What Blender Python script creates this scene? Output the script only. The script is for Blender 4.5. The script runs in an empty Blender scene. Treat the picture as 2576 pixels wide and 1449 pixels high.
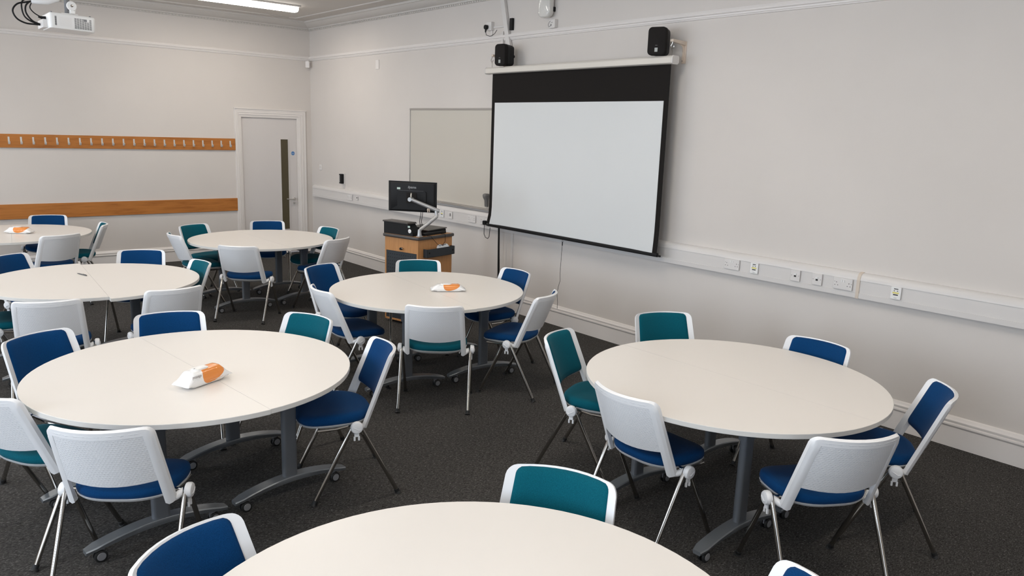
import bpy, bmesh, math, random
from mathutils import Vector, Matrix
PI = math.pi
R = math.radians
sin, cos = math.sin, math.cos
random.seed(7)
S = bpy.context.scene
COL = S.collection

# ------------------------------------------------------------------ camera
yaw, pitch, roll, F = 0.70438, -0.20050, 0.03424, 1926.2
fw = Vector((sin(yaw)*cos(pitch), cos(yaw)*cos(pitch), sin(pitch)))
r0 = Vector((cos(yaw), -sin(yaw), 0)); u0 = r0.cross(fw)
rx = cos(roll)*r0 + sin(roll)*u0; ux = -sin(roll)*r0 + cos(roll)*u0
cam = bpy.data.cameras.new('camera'); camo = bpy.data.objects.new('camera', cam); COL.objects.link(camo)
cam.sensor_width = 36; cam.lens = F/2576*36; cam.clip_start = .05
M = Matrix.Identity(4)
for i in range(3):
    M[i][0] = rx[i]; M[i][1] = ux[i]; M[i][2] = -fw[i]
M[0][3], M[1][3], M[2][3] = -5.6038, -11.7160, 2.0320
camo.matrix_world = M
S.camera = camo

# ------------------------------------------------------------------ world, light, exposure
W = bpy.data.worlds.new('world'); S.world = W; W.use_nodes = True
W.node_tree.nodes['Background'].inputs[0].default_value = (.62, .75, 1, 1)
W.node_tree.nodes['Background'].inputs[1].default_value = .6
S.view_settings.view_transform = 'Standard'; S.view_settings.look = 'None'
S.view_settings.exposure = 0.92; S.view_settings.gamma = 1.0
S.view_settings.use_curve_mapping = False
def area(name, loc, rot, sx, sy, power, col):
    l = bpy.data.lights.new(name, 'AREA'); l.shape = 'RECTANGLE'; l.size = sx; l.size_y = sy
    l.energy = power; l.color = col
    o = bpy.data.objects.new(name, l); COL.objects.link(o); o.location = loc; o.rotation_euler = rot
    return o
X0, Y0 = -8.3, -13.9          # left wall, rear wall
ZC = 3.60
WIN = [(-11.6, 1.7), (-8.3, 1.7), (-5.0, 1.7), (-1.9, 1.4)]   # (centre y, width) of the windows in the left wall
WZ = (0.95, 3.05)
DAY = (.78, .885, 1.0)
for i, (wy, ww) in enumerate(WIN):
    area('daylight', (X0-.32, wy, sum(WZ)/2), (0, -PI/2, 0), WZ[1]-WZ[0], ww, [52, 50, 44, 44][i], DAY)
area('daylight', (-6.3, Y0-.32, 2.0), (PI/2, 0, 0), 1.8, 2.1, 26, DAY)  # lamp behind the added rear window, lightens chair backs facing the camera
LED = [(x, y) for y in (-1.5, -4.7, -7.9, -11.1) for x in ((-1.79 if y > -2 else -2.6), -6.4)]
LEDP = 28.0                   # emission strength of the light strips

# ------------------------------------------------------------------ materials
def lin(c):
    c = c/255.
    return c/12.92 if c <= .04045 else ((c+.055)/1.055)**2.4
def srgb(r, g, b): return (lin(r), lin(g), lin(b), 1)
MATS = {}
def mat(name, col=(.8, .8, .8, 1), rough=.5, metal=0, spec=.5, **kw):
    m = bpy.data.materials.new(name); m.use_nodes = True
    b = m.node_tree.nodes['Principled BSDF']
    b.inputs['Base Color'].default_value = col; b.inputs['Roughness'].default_value = rough
    b.inputs['Metallic'].default_value = metal; b.inputs['Specular IOR Level'].default_value = spec
    for k, v in kw.items(): b.inputs[k].default_value = v
    MATS[name] = m
    return m
def nodes(m): return m.node_tree.nodes, m.node_tree.links, m.node_tree.nodes['Principled BSDF']
def coords(m, scale=(1, 1, 1), kind='Object'):
    N, L, b = nodes(m); t = N.new('ShaderNodeTexCoord'); mp = N.new('ShaderNodeMapping')
    mp.inputs['Scale'].default_value = scale; L.new(t.outputs[kind], mp.inputs['Vector']); return mp.outputs['Vector']
def noise(m, vec, scale, detail=3, rough=.5):
    N, L, b = nodes(m); n = N.new('ShaderNodeTexNoise'); n.inputs['Scale'].default_value = scale
    n.inputs['Detail'].default_value = detail; n.inputs['Roughness'].default_value = rough
    L.new(vec, n.inputs['Vector']); return n.outputs['Fac']
def ramp(m, fac, stops, out='Base Color'):
    N, L, b = nodes(m); r = N.new('ShaderNodeValToRGB'); e = r.color_ramp.elements
    e[0].position, e[0].color = stops[0]; e[1].position, e[1].color = stops[-1]
    for p, c in stops[1:-1]:
        q = e.new(p); q.color = c
    L.new(fac, r.inputs[0])
    if out: L.new(r.outputs[0], b.inputs[out])
    return r.outputs[0]
def bump(m, fac, strength, dist):
    N, L, b = nodes(m); n = N.new('ShaderNodeBump'); n.inputs['Strength'].default_value = strength
    n.inputs['Distance'].default_value = dist; L.new(fac, n.inputs['Height']); L.new(n.outputs[0], b.inputs['Normal'])

def paint(name, c, rough=.75, amt=.04):
    m = mat(name, c, rough, spec=.25); v = coords(m)
    f = noise(m, v, 1.3, 4)
    d = tuple(x*(1-amt) for x in c[:3])+(1,)
    ramp(m, f, [(.3, d), (.7, c)])
    bump(m, noise(m, v, 140, 2), .08, .002)
    return m
M_WALL = paint('wall_paint', (.70, .655, .615, 1))
M_CEIL = paint('ceiling_paint', (.66, .625, .585, 1), amt=.02)
M_TRIM = mat('trim_gloss_paint', (.80, .76, .73, 1), .38, spec=.4)
M_DOOR = mat('door_paint', (.68, .645, .625, 1), .42, spec=.4)
M_PVC = mat('white_pvc', (.70, .67, .645, 1), .35, spec=.45)
M_PLATE = mat('switch_plate_plastic', (.74, .71, .685, 1), .28, spec=.5)
M_BRIGHT = mat('bright_white_plastic', (.86, .85, .83, 1), .25)
M_CREAM = mat('cream_tape', (.66, .57, .48, 1), .5)
M_BLACK = mat('black_plastic', (.008, .008, .0085, 1), .55, spec=.25)
M_BLACKM = mat('black_matt', (.016, .014, .013, 1), .85, spec=.2)
M_GREY = mat('grey_plastic', (.16, .16, .165, 1), .5)
M_SILVER = mat('silver_arm_paint', (.42, .42, .42, 1), .35, .5)
M_STEEL = mat('satin_steel', (.62, .60, .57, 1), .28, 1)
M_CHROME = mat('chrome', (.44, .42, .39, 1), .10, 1)
M_TMETAL = mat('graphite_metal', (.15, .16, .175, 1), .42, .3)
M_TFOOT = mat('silver_grey_foot', (.23, .245, .26, 1), .33, .55)
M_RUBBER = mat('black_rubber', (.012, .012, .012, 1), .6)
M_WHEEL = mat('wheel_grey', (.22, .22, .23, 1), .45)
M_WHITE = mat('white_chair_plastic', (.86, .86, .865, 1), .33, spec=.45)
# backrest panel: rows of small raised dashes
M_PANEL = mat('dimpled_white_plastic', (.83, .835, .845, 1), .38, spec=.4)
N, L, b = nodes(M_PANEL)
t = N.new('ShaderNodeTexCoord'); sp = N.new('ShaderNodeSeparateXYZ'); L.new(t.outputs['Object'], sp.inputs[0])
def mth(op, a, b_=None, N=N, L=L):
    n = N.new('ShaderNodeMath'); n.operation = op
    for i, v in enumerate((a, b_)):
        if v is None: continue
        if isinstance(v, (int, float)): n.inputs[i].default_value = v
        else: L.new(v, n.inputs[i])
    return n.outputs[0]
rowi = mth('FLOOR', mth('MULTIPLY', sp.outputs[2], 1/.0105))
xs = mth('ADD', mth('MULTIPLY', sp.outputs[0], 2*PI/.0145), mth('MULTIPLY', rowi, PI))
zs = mth('MULTIPLY', sp.outputs[2], 2*PI/.0105)
hx = mth('MULTIPLY', mth('MAXIMUM', mth('SINE', xs), 0), mth('MAXIMUM', mth('SUBTRACT', 0, mth('COSINE', zs)), 0))
bump(M_PANEL, mth('POWER', hx, .6), .6, .0013)
def fabric(name, c):
    m = mat(name, c, .9, spec=.08); m.node_tree.nodes['Principled BSDF'].inputs['Sheen Weight'].default_value = .04
    v = coords(m); f = noise(m, v, 420, 2)
    ramp(m, f, [(.35, tuple(x*.8 for x in c[:3])+(1,)), (.65, tuple(min(1, x*1.15) for x in c[:3])+(1,))])
    bump(m, f, .25, .0008)
    return m
M_BLUE = fabric('blue_wool_fabric', (.003, .043, .140, 1))
M_TEAL = fabric('teal_wool_fabric', (.003, .095, .132, 1))
# carpet
M_CARPET = mat('charcoal_carpet', (.03, .03, .03, 1), .95, spec=.1)
v1 = coords(M_CARPET, (1, 1, 1)); f1 = noise(M_CARPET, v1, 95, 4, .7)
N, L, b = nodes(M_CARPET)
nw = N.new('ShaderNodeTexNoise'); nw.inputs['Scale'].default_value = 30; L.new(v1, nw.inputs['Vector'])
mixv = N.new('ShaderNodeMixRGB'); mixv.inputs[0].default_value = .03; L.new(v1, mixv.inputs[1]); L.new(nw.outputs['Color'], mixv.inputs[2])
mp2 = N.new('ShaderNodeMapping'); mp2.inputs['Scale'].default_value = (1, 3.2, 1); mp2.inputs['Rotation'].default_value = (0, 0, .5); L.new(mixv.outputs[0], mp2.inputs['Vector'])
f2 = noise(M_CARPET, mp2.outputs[0], 62, 5, .75)
f3 = noise(M_CARPET, v1, 1.1, 3)
fm = N.new('ShaderNodeMath'); fm.operation = 'MULTIPLY_ADD'; fm.inputs[1].default_value = .75; L.new(f2, fm.inputs[0])
fn = N.new('ShaderNodeMath'); fn.operation = 'MULTIPLY'; fn.inputs[1].default_value = .25; L.new(f1, fn.inputs[0]); L.new(fn.outputs[0], fm.inputs[2])
ramp(M_CARPET, fm.outputs[0], [(.36, (.012, .011, .010, 1)), (.48, (.050, .047, .044, 1)), (.56, (.085, .080, .075, 1)), (.66, (.25, .24, .225, 1))])
bump(M_CARPET, fm.outputs[0], .6, .006)
# laminates and woods
M_TOP = mat('cream_laminate', (.815, .772, .722, 1), .34, spec=.4)
vv = coords(M_TOP); bump(M_TOP, noise(M_TOP, vv, 300, 2), .04, .001)
M_EDGE = mat('laminate_edging', (.72, .70, .66, 1), .4)
def wood(name, c1, c2, scale, stretch, rough=.45):
    m = mat(name, c1, rough, spec=.35); v = coords(m, stretch)
    f = noise(m, v, scale, 6, .62)
    ramp(m, f, [(.32, c2), (.5, c1), (.68, tuple(min(1, x*1.12) for x in c1[:3])+(1,))])
    return m
M_OAK = wood('oak_board', (.47, .175, .038, 1), (.35, .118, .022, 1), 5, (.5, 6, 6))
M_BEECH = wood('beech_veneer', (.50, .24, .090, 1), (.45, .205, .074, 1), 7, (9, 9, .8))
M_WB = mat('whiteboard_enamel', (.60, .565, .50, 1), .22, spec=.5)
M_ALU = mat('brushed_aluminium', (.45, .43, .41, 1), .4, .7)
M_FAB_W = mat('matt_white_screen_fabric', (.70, .715, .715, 1), .9, spec=.1)
M_FAB_K = mat('black_screen_border', (.0145, .0125, .0115, 1), .85, spec=.15)
M_CASE = mat('cream_screen_casing', (.70, .66, .60, 1), .4)
M_IVORY = mat('ivory_bracket_paint', (.68, .57, .47, 1), .45)
M_HOOK = mat('brushed_hook_steel', (.70, .68, .65, 1), .42, .45)
M_VGLASS = mat('olive_wired_glass', (.075, .060, .028, 1), .22, spec=.5)
M_SIGNB = mat('sign_blue', (.02, .16, .42, 1), .4)
M_PERF = mat('slate_powder_coat', (.024, .028, .033, 1), .6)
M_HOLE = mat('hole_black', (.002, .002, .002, 1), .9)
M_BLUEP = mat('blue_connector', (.012, .03, .16, 1), .4)
M_YEL = mat('yellow_insert', (.75, .66, .16, 1), .5)
M_LBL = mat('pale_green_sticker', (.50, .62, .55, 1), .5)
M_LBLG = mat('pale_grey_sticker', (.42, .44, .42, 1), .5)
M_LOGO = mat('grey_logo', (.22, .22, .22, 1), .4)
M_DARK = mat('dark_slot', (.03, .028, .026, 1), .7)
M_EDGING = mat('taupe_edging', (.060, .052, .048, 1), .4)
M_HANDSET = mat('mid_grey_plastic', (.17, .165, .16, 1), .5)
M_TXT = mat('grey_print', (.30, .27, .26, 1), .6)
M_TXTW = mat('white_print', (.85, .85, .85, 1), .6)
M_TXTO = mat('pale_orange_print', (.85, .50, .30, 1), .5)
M_LIGHT = mat('led_diffuser', (1, 1, 1, 1), .5)
bb = M_LIGHT.node_tree.nodes['Principled BSDF']
bb.inputs['Emission Color'].default_value = (1, .925, .83, 1); bb.inputs['Emission Strength'].default_value = LEDP
M_LSIDE = mat('led_diffuser_side', (1, 1, 1, 1), .5); bb = M_LSIDE.node_tree.nodes['Principled BSDF']
bb.inputs['Emission Color'].default_value = (1, .95, .88, 1); bb.inputs['Emission Strength'].default_value = 3.2
M_GLASS = mat('window_glass', (1, 1, 1, 1), .0, **{'Transmission Weight': 1.0})
# wipes pack: white film with an orange print
M_PACK = mat('glossy_pack_film', (.88, .87, .86, 1), .16, spec=.6)
N, L, b = nodes(M_PACK)
t = N.new('ShaderNodeTexCoord'); sp = N.new('ShaderNodeSeparateXYZ'); L.new(t.outputs['Object'], sp.inputs[0])
mm = lambda op, a, b_=None: mth(op, a, b_, N, L)
ex = mm('POWER', mm('ABSOLUTE', mm('DIVIDE', mm('SUBTRACT', sp.outputs[0], .036), .078)), 2.4)
ez = mm('POWER', mm('ABSOLUTE', mm('DIVIDE', mm('SUBTRACT', mm('ADD', sp.outputs[2], mm('MULTIPLY', sp.outputs[0], -.30)), .062), .056)), 2.0)
mk = mm('LESS_THAN', mm('ADD', ex, ez), 1.0)
mx = N.new('ShaderNodeMixRGB'); L.new(mk, mx.inputs[0]); mx.inputs[1].default_value = (.88, .87, .86, 1); mx.inputs[2].default_value = (.80, .27, .055, 1)
L.new(mx.outputs[0], b.inputs['Base Color'])
bump(M_PACK, noise(M_PACK, t.outputs['Object'], 42, 3), .35, .004)

# ------------------------------------------------------------------ mesh helpers
class MB:
    """collects shapes; build() links them as one mesh object"""
    def __init__(s): s.v = []; s.f = []; s.m = []; s.mi = 0
    def add(s, vs, fs, mi=None):
        o = len(s.v); s.v += [tuple(q) for q in vs]; s.f += [tuple(i+o for i in f) for f in fs]
        s.m += [s.mi if mi is None else mi]*len(fs); return s
    def box(s, c, d, T=None, mi=None):
        x, y, z = (q/2 for q in d)
        vs = [Vector((sx*x, sy*y, sz*z)) for sz in (-1, 1) for sy in (-1, 1) for sx in (-1, 1)]
        if T: vs = [T @ q for q in vs]
        vs = [q+Vector(c) for q in vs]
        return s.add(vs, [(0, 2, 3, 1), (4, 5, 7, 6), (0, 1, 5, 4), (2, 6, 7, 3), (0, 4, 6, 2), (1, 3, 7, 5)], mi)
    def bx(s, x0, x1, y0, y1, z0, z1, mi=None):
        return s.box(((x0+x1)/2, (y0+y1)/2, (z0+z1)/2), (abs(x1-x0), abs(y1-y0), abs(z1-z0)), None, mi)
    def loft(s, rings, closed=True, caps=True, mi=None):
        n = len(rings[0]); vs = [q for r in rings for q in r]; fs = []
        for i in range(len(rings)-1):
            for j in range(n if closed else n-1):
                a, b_ = i*n+j, i*n+(j+1) % n
                fs.append((a, b_, b_+n, a+n))
        if caps:
            fs.append(tuple(reversed(range(n)))); fs.append(tuple((len(rings)-1)*n+j for j in range(n)))
        return s.add(vs, fs, mi)
    def tube(s, pts, r, seg=10, caps=True, mi=None, flat=1.0):
        pts = [Vector(q) for q in pts]; rings = []; n = None
        rr = r if isinstance(r, (list, tuple)) else [r]*len(pts)
        for i, q in enumerate(pts):
            d = (pts[min(i+1, len(pts)-1)]-pts[max(i-1, 0)]).normalized()
            if n is None:
                n = d.cross(Vector((0, 0, 1)))
                if n.length < 1e-3: n = d.cross(Vector((1, 0, 0)))
            n = (n-d*n.dot(d)).normalized(); b_ = d.cross(n)
            rings.append([q+n*cos(2*PI*k/seg)*rr[i]+b_*sin(2*PI*k/seg)*rr[i]*flat for k in range(seg)])
        return s.loft(rings, True, caps, mi)
    def cyl(s, a, b_, r, seg=16, mi=None, r2=None): return s.tube([a, b_], [r, r if r2 is None else r2], seg, True, mi)
    def prism(s, poly, fa, fb, mi=None):
        """poly -> two rings through the maps fa, fb"""
        return s.loft([[fa(q) for q in poly], [fb(q) for q in poly]], True, True, mi)
    def rrect(s, w, h, r, T, d, mi=None, n=5):
        poly = rpoly(w, h, r, n)
        return s.loft([[T @ Vector((a, b_, 0)) for a, b_ in poly], [T @ Vector((a, b_, d)) for a, b_ in poly]], True, True, mi)
    def lathe(s, prof, T, seg=20, mi=None):
        return s.loft([[T @ Vector((r*cos(2*PI*k/seg), r*sin(2*PI*k/seg), z)) for k in range(seg)] for r, z in prof], True, True, mi)
    def mesh(s, name, mats, ang=35):
        me = bpy.data.meshes.new(name); me.from_pydata(s.v, [], s.f)
        for m in (mats if isinstance(mats, (list, tuple)) else [mats]): me.materials.append(m)
        for i, q in enumerate(me.polygons): q.material_index = s.m[i]; q.use_smooth = True
        me.validate(); bm = bmesh.new(); bm.from_mesh(me); bmesh.ops.recalc_face_normals(bm, faces=bm.faces); bm.to_mesh(me); bm.free()
        me.set_sharp_from_angle(angle=R(ang))
        return me
    def build(s, name, mats, parent=None, bevel=0, ang=35, seg=2):
        o = bpy.data.objects.new(name, s.mesh(name, mats, ang)); COL.objects.link(o)
        if parent: o.parent = parent
        if bevel:
            b_ = o.modifiers.new('bevel', 'BEVEL'); b_.width = bevel; b_.segments = seg; b_.limit_method = 'ANGLE'; b_.angle_limit = R(40)
            b_.harden_normals = False
        return o
def rpoly(w, h, r, n=5):
    out = []
    for cx, cy, a0 in ((w/2-r, h/2-r, 0), (-w/2+r, h/2-r, 90), (-w/2+r, -h/2+r, 180), (w/2-r, -h/2+r, 270)):
        for k in range(n+1):
            a = R(a0+90*k/n); out.append((cx+r*cos(a), cy+r*sin(a)))
    return out
def tag(o, label=None, cat=None, group=None, kind=None):
    if label: o['label'] = label
    if cat: o['category'] = cat
    if group: o['group'] = group
    if kind: o['kind'] = kind
    return o
def empty(name, loc=(0, 0, 0), rz=0, label=None, cat=None, group=None):
    o = bpy.data.objects.new(name, None); COL.objects.link(o); o.location = loc; o.rotation_euler = (0, 0, rz)
    o.empty_display_size = .1
    return tag(o, label, cat, group)
def struct(o): o['kind'] = 'structure'; return o
def copy_tree(o, parent=None):
    c = o.copy(); COL.objects.link(c); c.parent = parent
    for ch in CH.get(o.name, []): copy_tree(ch, c)
    return c
CH = {}
def index_children(o):
    CH[o.name] = list(o.children)
    for c in o.children: index_children(c)
def TT(loc=(0, 0, 0), rx_=0, ry_=0, rz_=0):
    return Matrix.Translation(Vector(loc)) @ Matrix.Rotation(rz_, 4, 'Z') @ Matrix.Rotation(ry_, 4, 'Y') @ Matrix.Rotation(rx_, 4, 'X')
def text_mesh(name, body, size, mats, parent, T, depth=.0006, shear=0, bold=0):
    cu = bpy.data.curves.new(name, 'FONT'); cu.body = body; cu.size = size; cu.extrude = depth; cu.align_x = 'CENTER'; cu.align_y = 'CENTER'
    cu.shear = shear; cu.offset = bold
    o = bpy.data.objects.new(name, cu); COL.objects.link(o)
    dg = bpy.context.evaluated_depsgraph_get(); me = bpy.data.meshes.new_from_object(o.evaluated_get(dg))
    me.name = name; me.materials.clear(); me.materials.append(mats)
    bpy.data.objects.remove(o); bpy.data.curves.remove(cu)
    q = bpy.data.objects.new(name, me); COL.objects.link(q); q.parent = parent; q.matrix_local = T
    return q
# T for a plate on the screen wall (x=0): local x -> world -y (right in view), local y -> up, local z -> out of the wall (-x)
def on_right(x, y, z):
    m = Matrix(((0, 0, -1, x), (-1, 0, 0, y), (0, 1, 0, z), (0, 0, 0, 1))); return m
# T for a plate on the far wall (y=0): local x -> world +x, y -> up, z -> -y
def on_far(x, y, z):
    return Matrix(((1, 0, 0, x), (0, 0, -1, y), (0, 1, 0, z), (0, 0, 0, 1)))

# ------------------------------------------------------------------ room shell
struct(MB().bx(X0, 0, Y0, 0, -.06, 0).build('floor', M_CARPET))
struct(MB().bx(X0, 0, Y0, 0, ZC, ZC+.1).build('ceiling', M_CEIL))
struct(MB().bx(0, .12, Y0, .12, -.06, ZC+.1).build('wall_right', M_WALL))
DX0, DX1, DZ = -1.135, -.246, 2.125
m = MB(); m.bx(X0-.3, DX0, 0, .12, -.06, ZC+.1); m.bx(DX1, 0, 0, .12, -.06, ZC+.1); m.bx(DX0, DX1, 0, .12, DZ, ZC+.1)
struct(m.build('wall_far', M_WALL))
m = MB(); m.bx(X0-.3, -7.2, Y0-.12, Y0, -.06, ZC+.1); m.bx(-5.4, .12, Y0-.12, Y0, -.06, ZC+.1); m.bx(-7.2, -5.4, Y0-.12, Y0, -.06, WZ[0]); m.bx(-7.2, -5.4, Y0-.12, Y0, WZ[1], ZC+.1)
struct(m.build('wall_rear', M_WALL))
m = MB(); y = Y0-.10
for xx in (-7.17, -6.3, -5.43): m.bx(xx-.03, xx+.03, y, y+.06, WZ[0], WZ[1])
for zz in (WZ[0]+.03, WZ[1]-.03, 2.2): m.bx(-7.2, -5.4, y, y+.06, zz-.03, zz+.03)
struct(m.build('window_5', M_TRIM))  # unseen window added to let more light in from behind the camera
m = MB(); ys = sorted([(c-w/2, c+w/2) for c, w in WIN]); prev = Y0
for a, b_ in ys:
    m.bx(X0-.3, X0, prev, a, -.06, ZC+.1); m.bx(X0-.3, X0, a, b_, -.06, WZ[0]); m.bx(X0-.3, X0, a, b_, WZ[1], ZC+.1); prev = b_
m.bx(X0-.3, X0, prev, 0, -.06, ZC+.1)
struct(m.build('wall_left', M_WALL))
for i, (c, w) in enumerate(WIN):
    m = MB(); x = X0-.22
    for yy in (c-w/2+.03, c+w/2-.03, c): m.bx(x, x+.06, yy-.03, yy+.03, WZ[0], WZ[1])
    for zz in (WZ[0]+.03, WZ[1]-.03, 2.2): m.bx(x, x+.06, c-w/2, c+w/2, zz-.03, zz+.03)
    struct(m.build('window_%d' % (i+1), M_TRIM))
def run(prof, wall, a, b_, mi=None, m=None):
    """profile (distance from wall, height) swept along a wall"""
    m = m or MB()
    if wall == 'right': fa, fb = (lambda q: (-q[0], a, q[1])), (lambda q: (-q[0], b_, q[1]))
    elif wall == 'far': fa, fb = (lambda q: (a, -q[0], q[1])), (lambda q: (b_, -q[0], q[1]))
    elif wall == 'left': fa, fb = (lambda q: (X0+q[0], a, q[1])), (lambda q: (X0+q[0], b_, q[1]))
    else: fa, fb = (lambda q: (a, Y0+q[0], q[1])), (lambda q: (b_, Y0+q[0], q[1]))
    return m.prism(prof, fa, fb, mi)
SK = [(0, 0), (.022, 0), (.022, .142), (.027, .147), (.031, .156), (.030, .166), (.020, .170), (.020, .178), (.026, .181), (.027, .190), (.020, .198), (.017, .203), (.013, .212), (0, .218)]
struct(run(SK, 'right', 0, Y0).build('baseboard_right', M_TRIM, ang=25))
m = run(SK, 'far', X0, -1.240); run(SK, 'far', -.105, -.03, m=m)
struct(m.build('baseboard_far', M_TRIM, ang=25))
struct(run(SK, 'left', Y0, 0).build('baseboard_left', M_TRIM)); struct(run(SK, 'rear', X0, 0).build('baseboard_rear', M_TRIM))
# picture rail
PR = [(0, 3.022), (.012, 3.024), (.016, 3.034), (.022, 3.036), (.024, 3.048), (.036, 3.054), (.040, 3.066), (.036, 3.080), (.022, 3.083), (.018, 3.076), (.008, 3.076), (.006, 3.092), (0, 3.094)]
struct(run(PR, 'right', 0, Y0).build('trim_1', M_TRIM, ang=20)); struct(run(PR, 'far', X0, 0).build('trim_2', M_TRIM, ang=20))
# cornice with a row of tiny dentils and a flat ceiling border
CO = [(0, 3.475), (.012, 3.477), (.016, 3.495), (.028, 3.497), (.032, 3.515), (.05, 3.52), (.075, 3.53), (.11, 3.55), (.135, 3.572), (.15, 3.575), (.155, 3.6), (0, 3.6)]
BE = [(.345, 3.6), (.35, 3.589), (.375, 3.585), (.40, 3.589), (.405, 3.6)]
m = run(CO, 'right', 0, Y0); run(BE, 'right', -.345, Y0, m=m)
y = -.05
while y > -9.5:
    m.bx(-.026, -.012, y, y-.022, 3.479, 3.493); y -= .044
struct(m.build('trim_3', M_CEIL, ang=20))
m = run(CO, 'far', X0, 0); run(BE, 'far', X0, -.345, m=m)
x = -.05
while x > -5:
    m.bx(x, x-.022, -.026, -.012, 3.479, 3.493); x -= .044
struct(m.build('trim_4', M_CEIL, ang=20))

# ------------------------------------------------------------------ door in the far wall
d = MB().bx(DX0+.001, DX1-.001, .018, .062, .001, DZ-.001).build('door_1', M_DOOR, bevel=.002); struct(d)
m = MB(); px0, px1, pz0, pz1 = -.515, -.395, .383, 1.802
m.bx(px0-.012, px0, .006, .018, pz0-.012, pz1+.012); m.bx(px1, px1+.012, .006, .018, pz0-.012, pz1+.012)
m.bx(px0, px1, .006, .018, pz1, pz1+.012); m.bx(px0, px1, .006, .018, pz0-.012, pz0)
m.build('vision_panel_bead', M_DOOR, d)
MB().bx(px0, px1, .012, .0178, pz0, pz1).build('vision_panel', M_VGLASS, d)
h = MB()
h.lathe([(.026, 0), (.026, .006), (.020, .009), (.0105, .010), (.0105, .045)], on_far(-.303, .018, .862))
h.tube([(-.303, -.027, .862), (-.318, -.037, .862), (-.34, -.040, .863), (-.42, -.040, .866), (-.435, -.034, .867), (-.44, -.020, .867)], .0095, 10)
h.build('door_handle', M_STEEL, d)
h = MB(); h.lathe([(.024, 0), (.024, .005), (.010, .006), (.010, .012)], on_far(-.308, .018, .797)); h.box((-.311, -.002, .797), (.006, .018, .026))
h.build('thumb_turn', M_STEEL, d)
MB().bx(-.34, -.255, .014, .018, .755, .91).build('push_plate', M_DOOR, d)
sg = MB(); sg.lathe([(.030, 0), (.030, .0015)], on_far(-.311, .018, 1.586), seg=32); sg = sg.build('fire_door_sign', M_SIGNB, d)
text_mesh('sign_text', 'Fire door', .0125, M_TXTW, sg, on_far(-.311, .0162, 1.592), .0002)
text_mesh('sign_text', 'keep shut', .0125, M_TXTW, sg, on_far(-.311, .0162, 1.579), .0002)
struct(MB().bx(DX0-.05, DX1+.05, .125, .16, -.05, DZ+.05).build('trim_6', M_DOOR))
# architrave and lining
m = MB(); steps = [(0, .024), (.022, .019), (.034, .026), (.048, .018), (.060, .022), (.074, .012), (.088, .008)]
ax0, ax1, az = -1.240, -.105, 2.243
wL, wR, wT = DX0-ax0-.0, ax1-DX1, az-DZ
pf = [(0, 0)]
for i, (o_, th) in enumerate(steps):
    n_ = steps[i+1][0] if i+1 < len(steps) else .105
    pf += [(o_+.0005, th), (n_-.0005, th-.001)]
pf.append((.105, 0))
kk = lambda q, w: q/.105*w
m.loft([[(ax0+kk(q, wL), -t_-.0004, 0) for q, t_ in pf], [(ax0+kk(q, wL), -t_-.0004, az-kk(q, wT)) for q, t_ in pf],
        [(ax1-kk(q, wR), -t_-.0004, az-kk(q, wT)) for q, t_ in pf], [(ax1-kk(q, wR), -t_-.0004, 0) for q, t_ in pf]])
m.bx(ax0-.006, ax1+.006, -.034, 0, az, az+.012)
struct(m.build('trim_5', M_TRIM))

# ------------------------------------------------------------------ chairs
HX, HZ, FX, AF, TX, TY, TZ, BUL = .266, .428, .255, .232, .211, .210, .815, .070
def back_y(z): return -.052-(z-.423)*.402
def halfw(z): return .227+(TX-.227)*(z-.423)/(.805-.423)
US = .80
def bpt(u, z, off):
    """point of the backrest surface: u across, z height, off along its normal (forward positive)"""
    n = Vector((0, .928, .372))
    return Vector((u*halfw(z), back_y(z)-BUL*(1-u*u), z))+n*off
def grid_shell(m, us, zfun, nv, fo, bo, mask, mi=None):
    """closed shell over a grid: zfun(u, v) height, fo/bo front and back offsets, mask(i, j) keeps cells"""
    nu = len(us); F_, B_ = {}, {}; vs = []; fs = []
    def vert(d_, i, j, off):
        if (i, j) not in d_:
            u = us[i]; z = zfun(u, j); d_[(i, j)] = len(vs); vs.append(bpt(u, z, off(u, j)))
        return d_[(i, j)]
    cells = {(i, j) for i in range(nu-1) for j in range(nv) if mask(i, j)}
    for (i, j) in cells:
        fs.append(tuple(vert(F_, *q, fo) for q in ((i, j), (i+1, j), (i+1, j+1), (i, j+1))))
        fs.append(tuple(vert(B_, *q, bo) for q in ((i, j), (i, j+1), (i+1, j+1), (i+1, j))))
        for nb, e in (((i-1, j), ((i, j), (i, j+1))), ((i+1, j), ((i+1, j+1), (i+1, j))), ((i, j-1), ((i+1, j), (i, j))), ((i, j+1), ((i, j+1), (i+1, j+1)))):
            if nb not in cells:
                a, b_ = e; fs.append((vert(F_, *a, fo), vert(F_, *b_, fo), vert(B_, *b_, bo), vert(B_, *a, bo)))
    return m.add(vs, fs, mi)
def corner_drop(u, z, rc=.034):
    dd = (1-abs(u))*halfw(z)
    return 0 if dd >= rc else rc-math.sqrt(max(0, rc*rc-(rc-dd)**2))
US_FULL = [-1, -.988, -.965, -.935, -.90, -.84, -.81, -.6, -.4, -.2, 0, .2, .4, .6, .81, .84, .90, .935, .965, .988, 1]
def zop(u): return .536-.014*(1-min(1, abs(u)/.84)**2)
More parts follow.
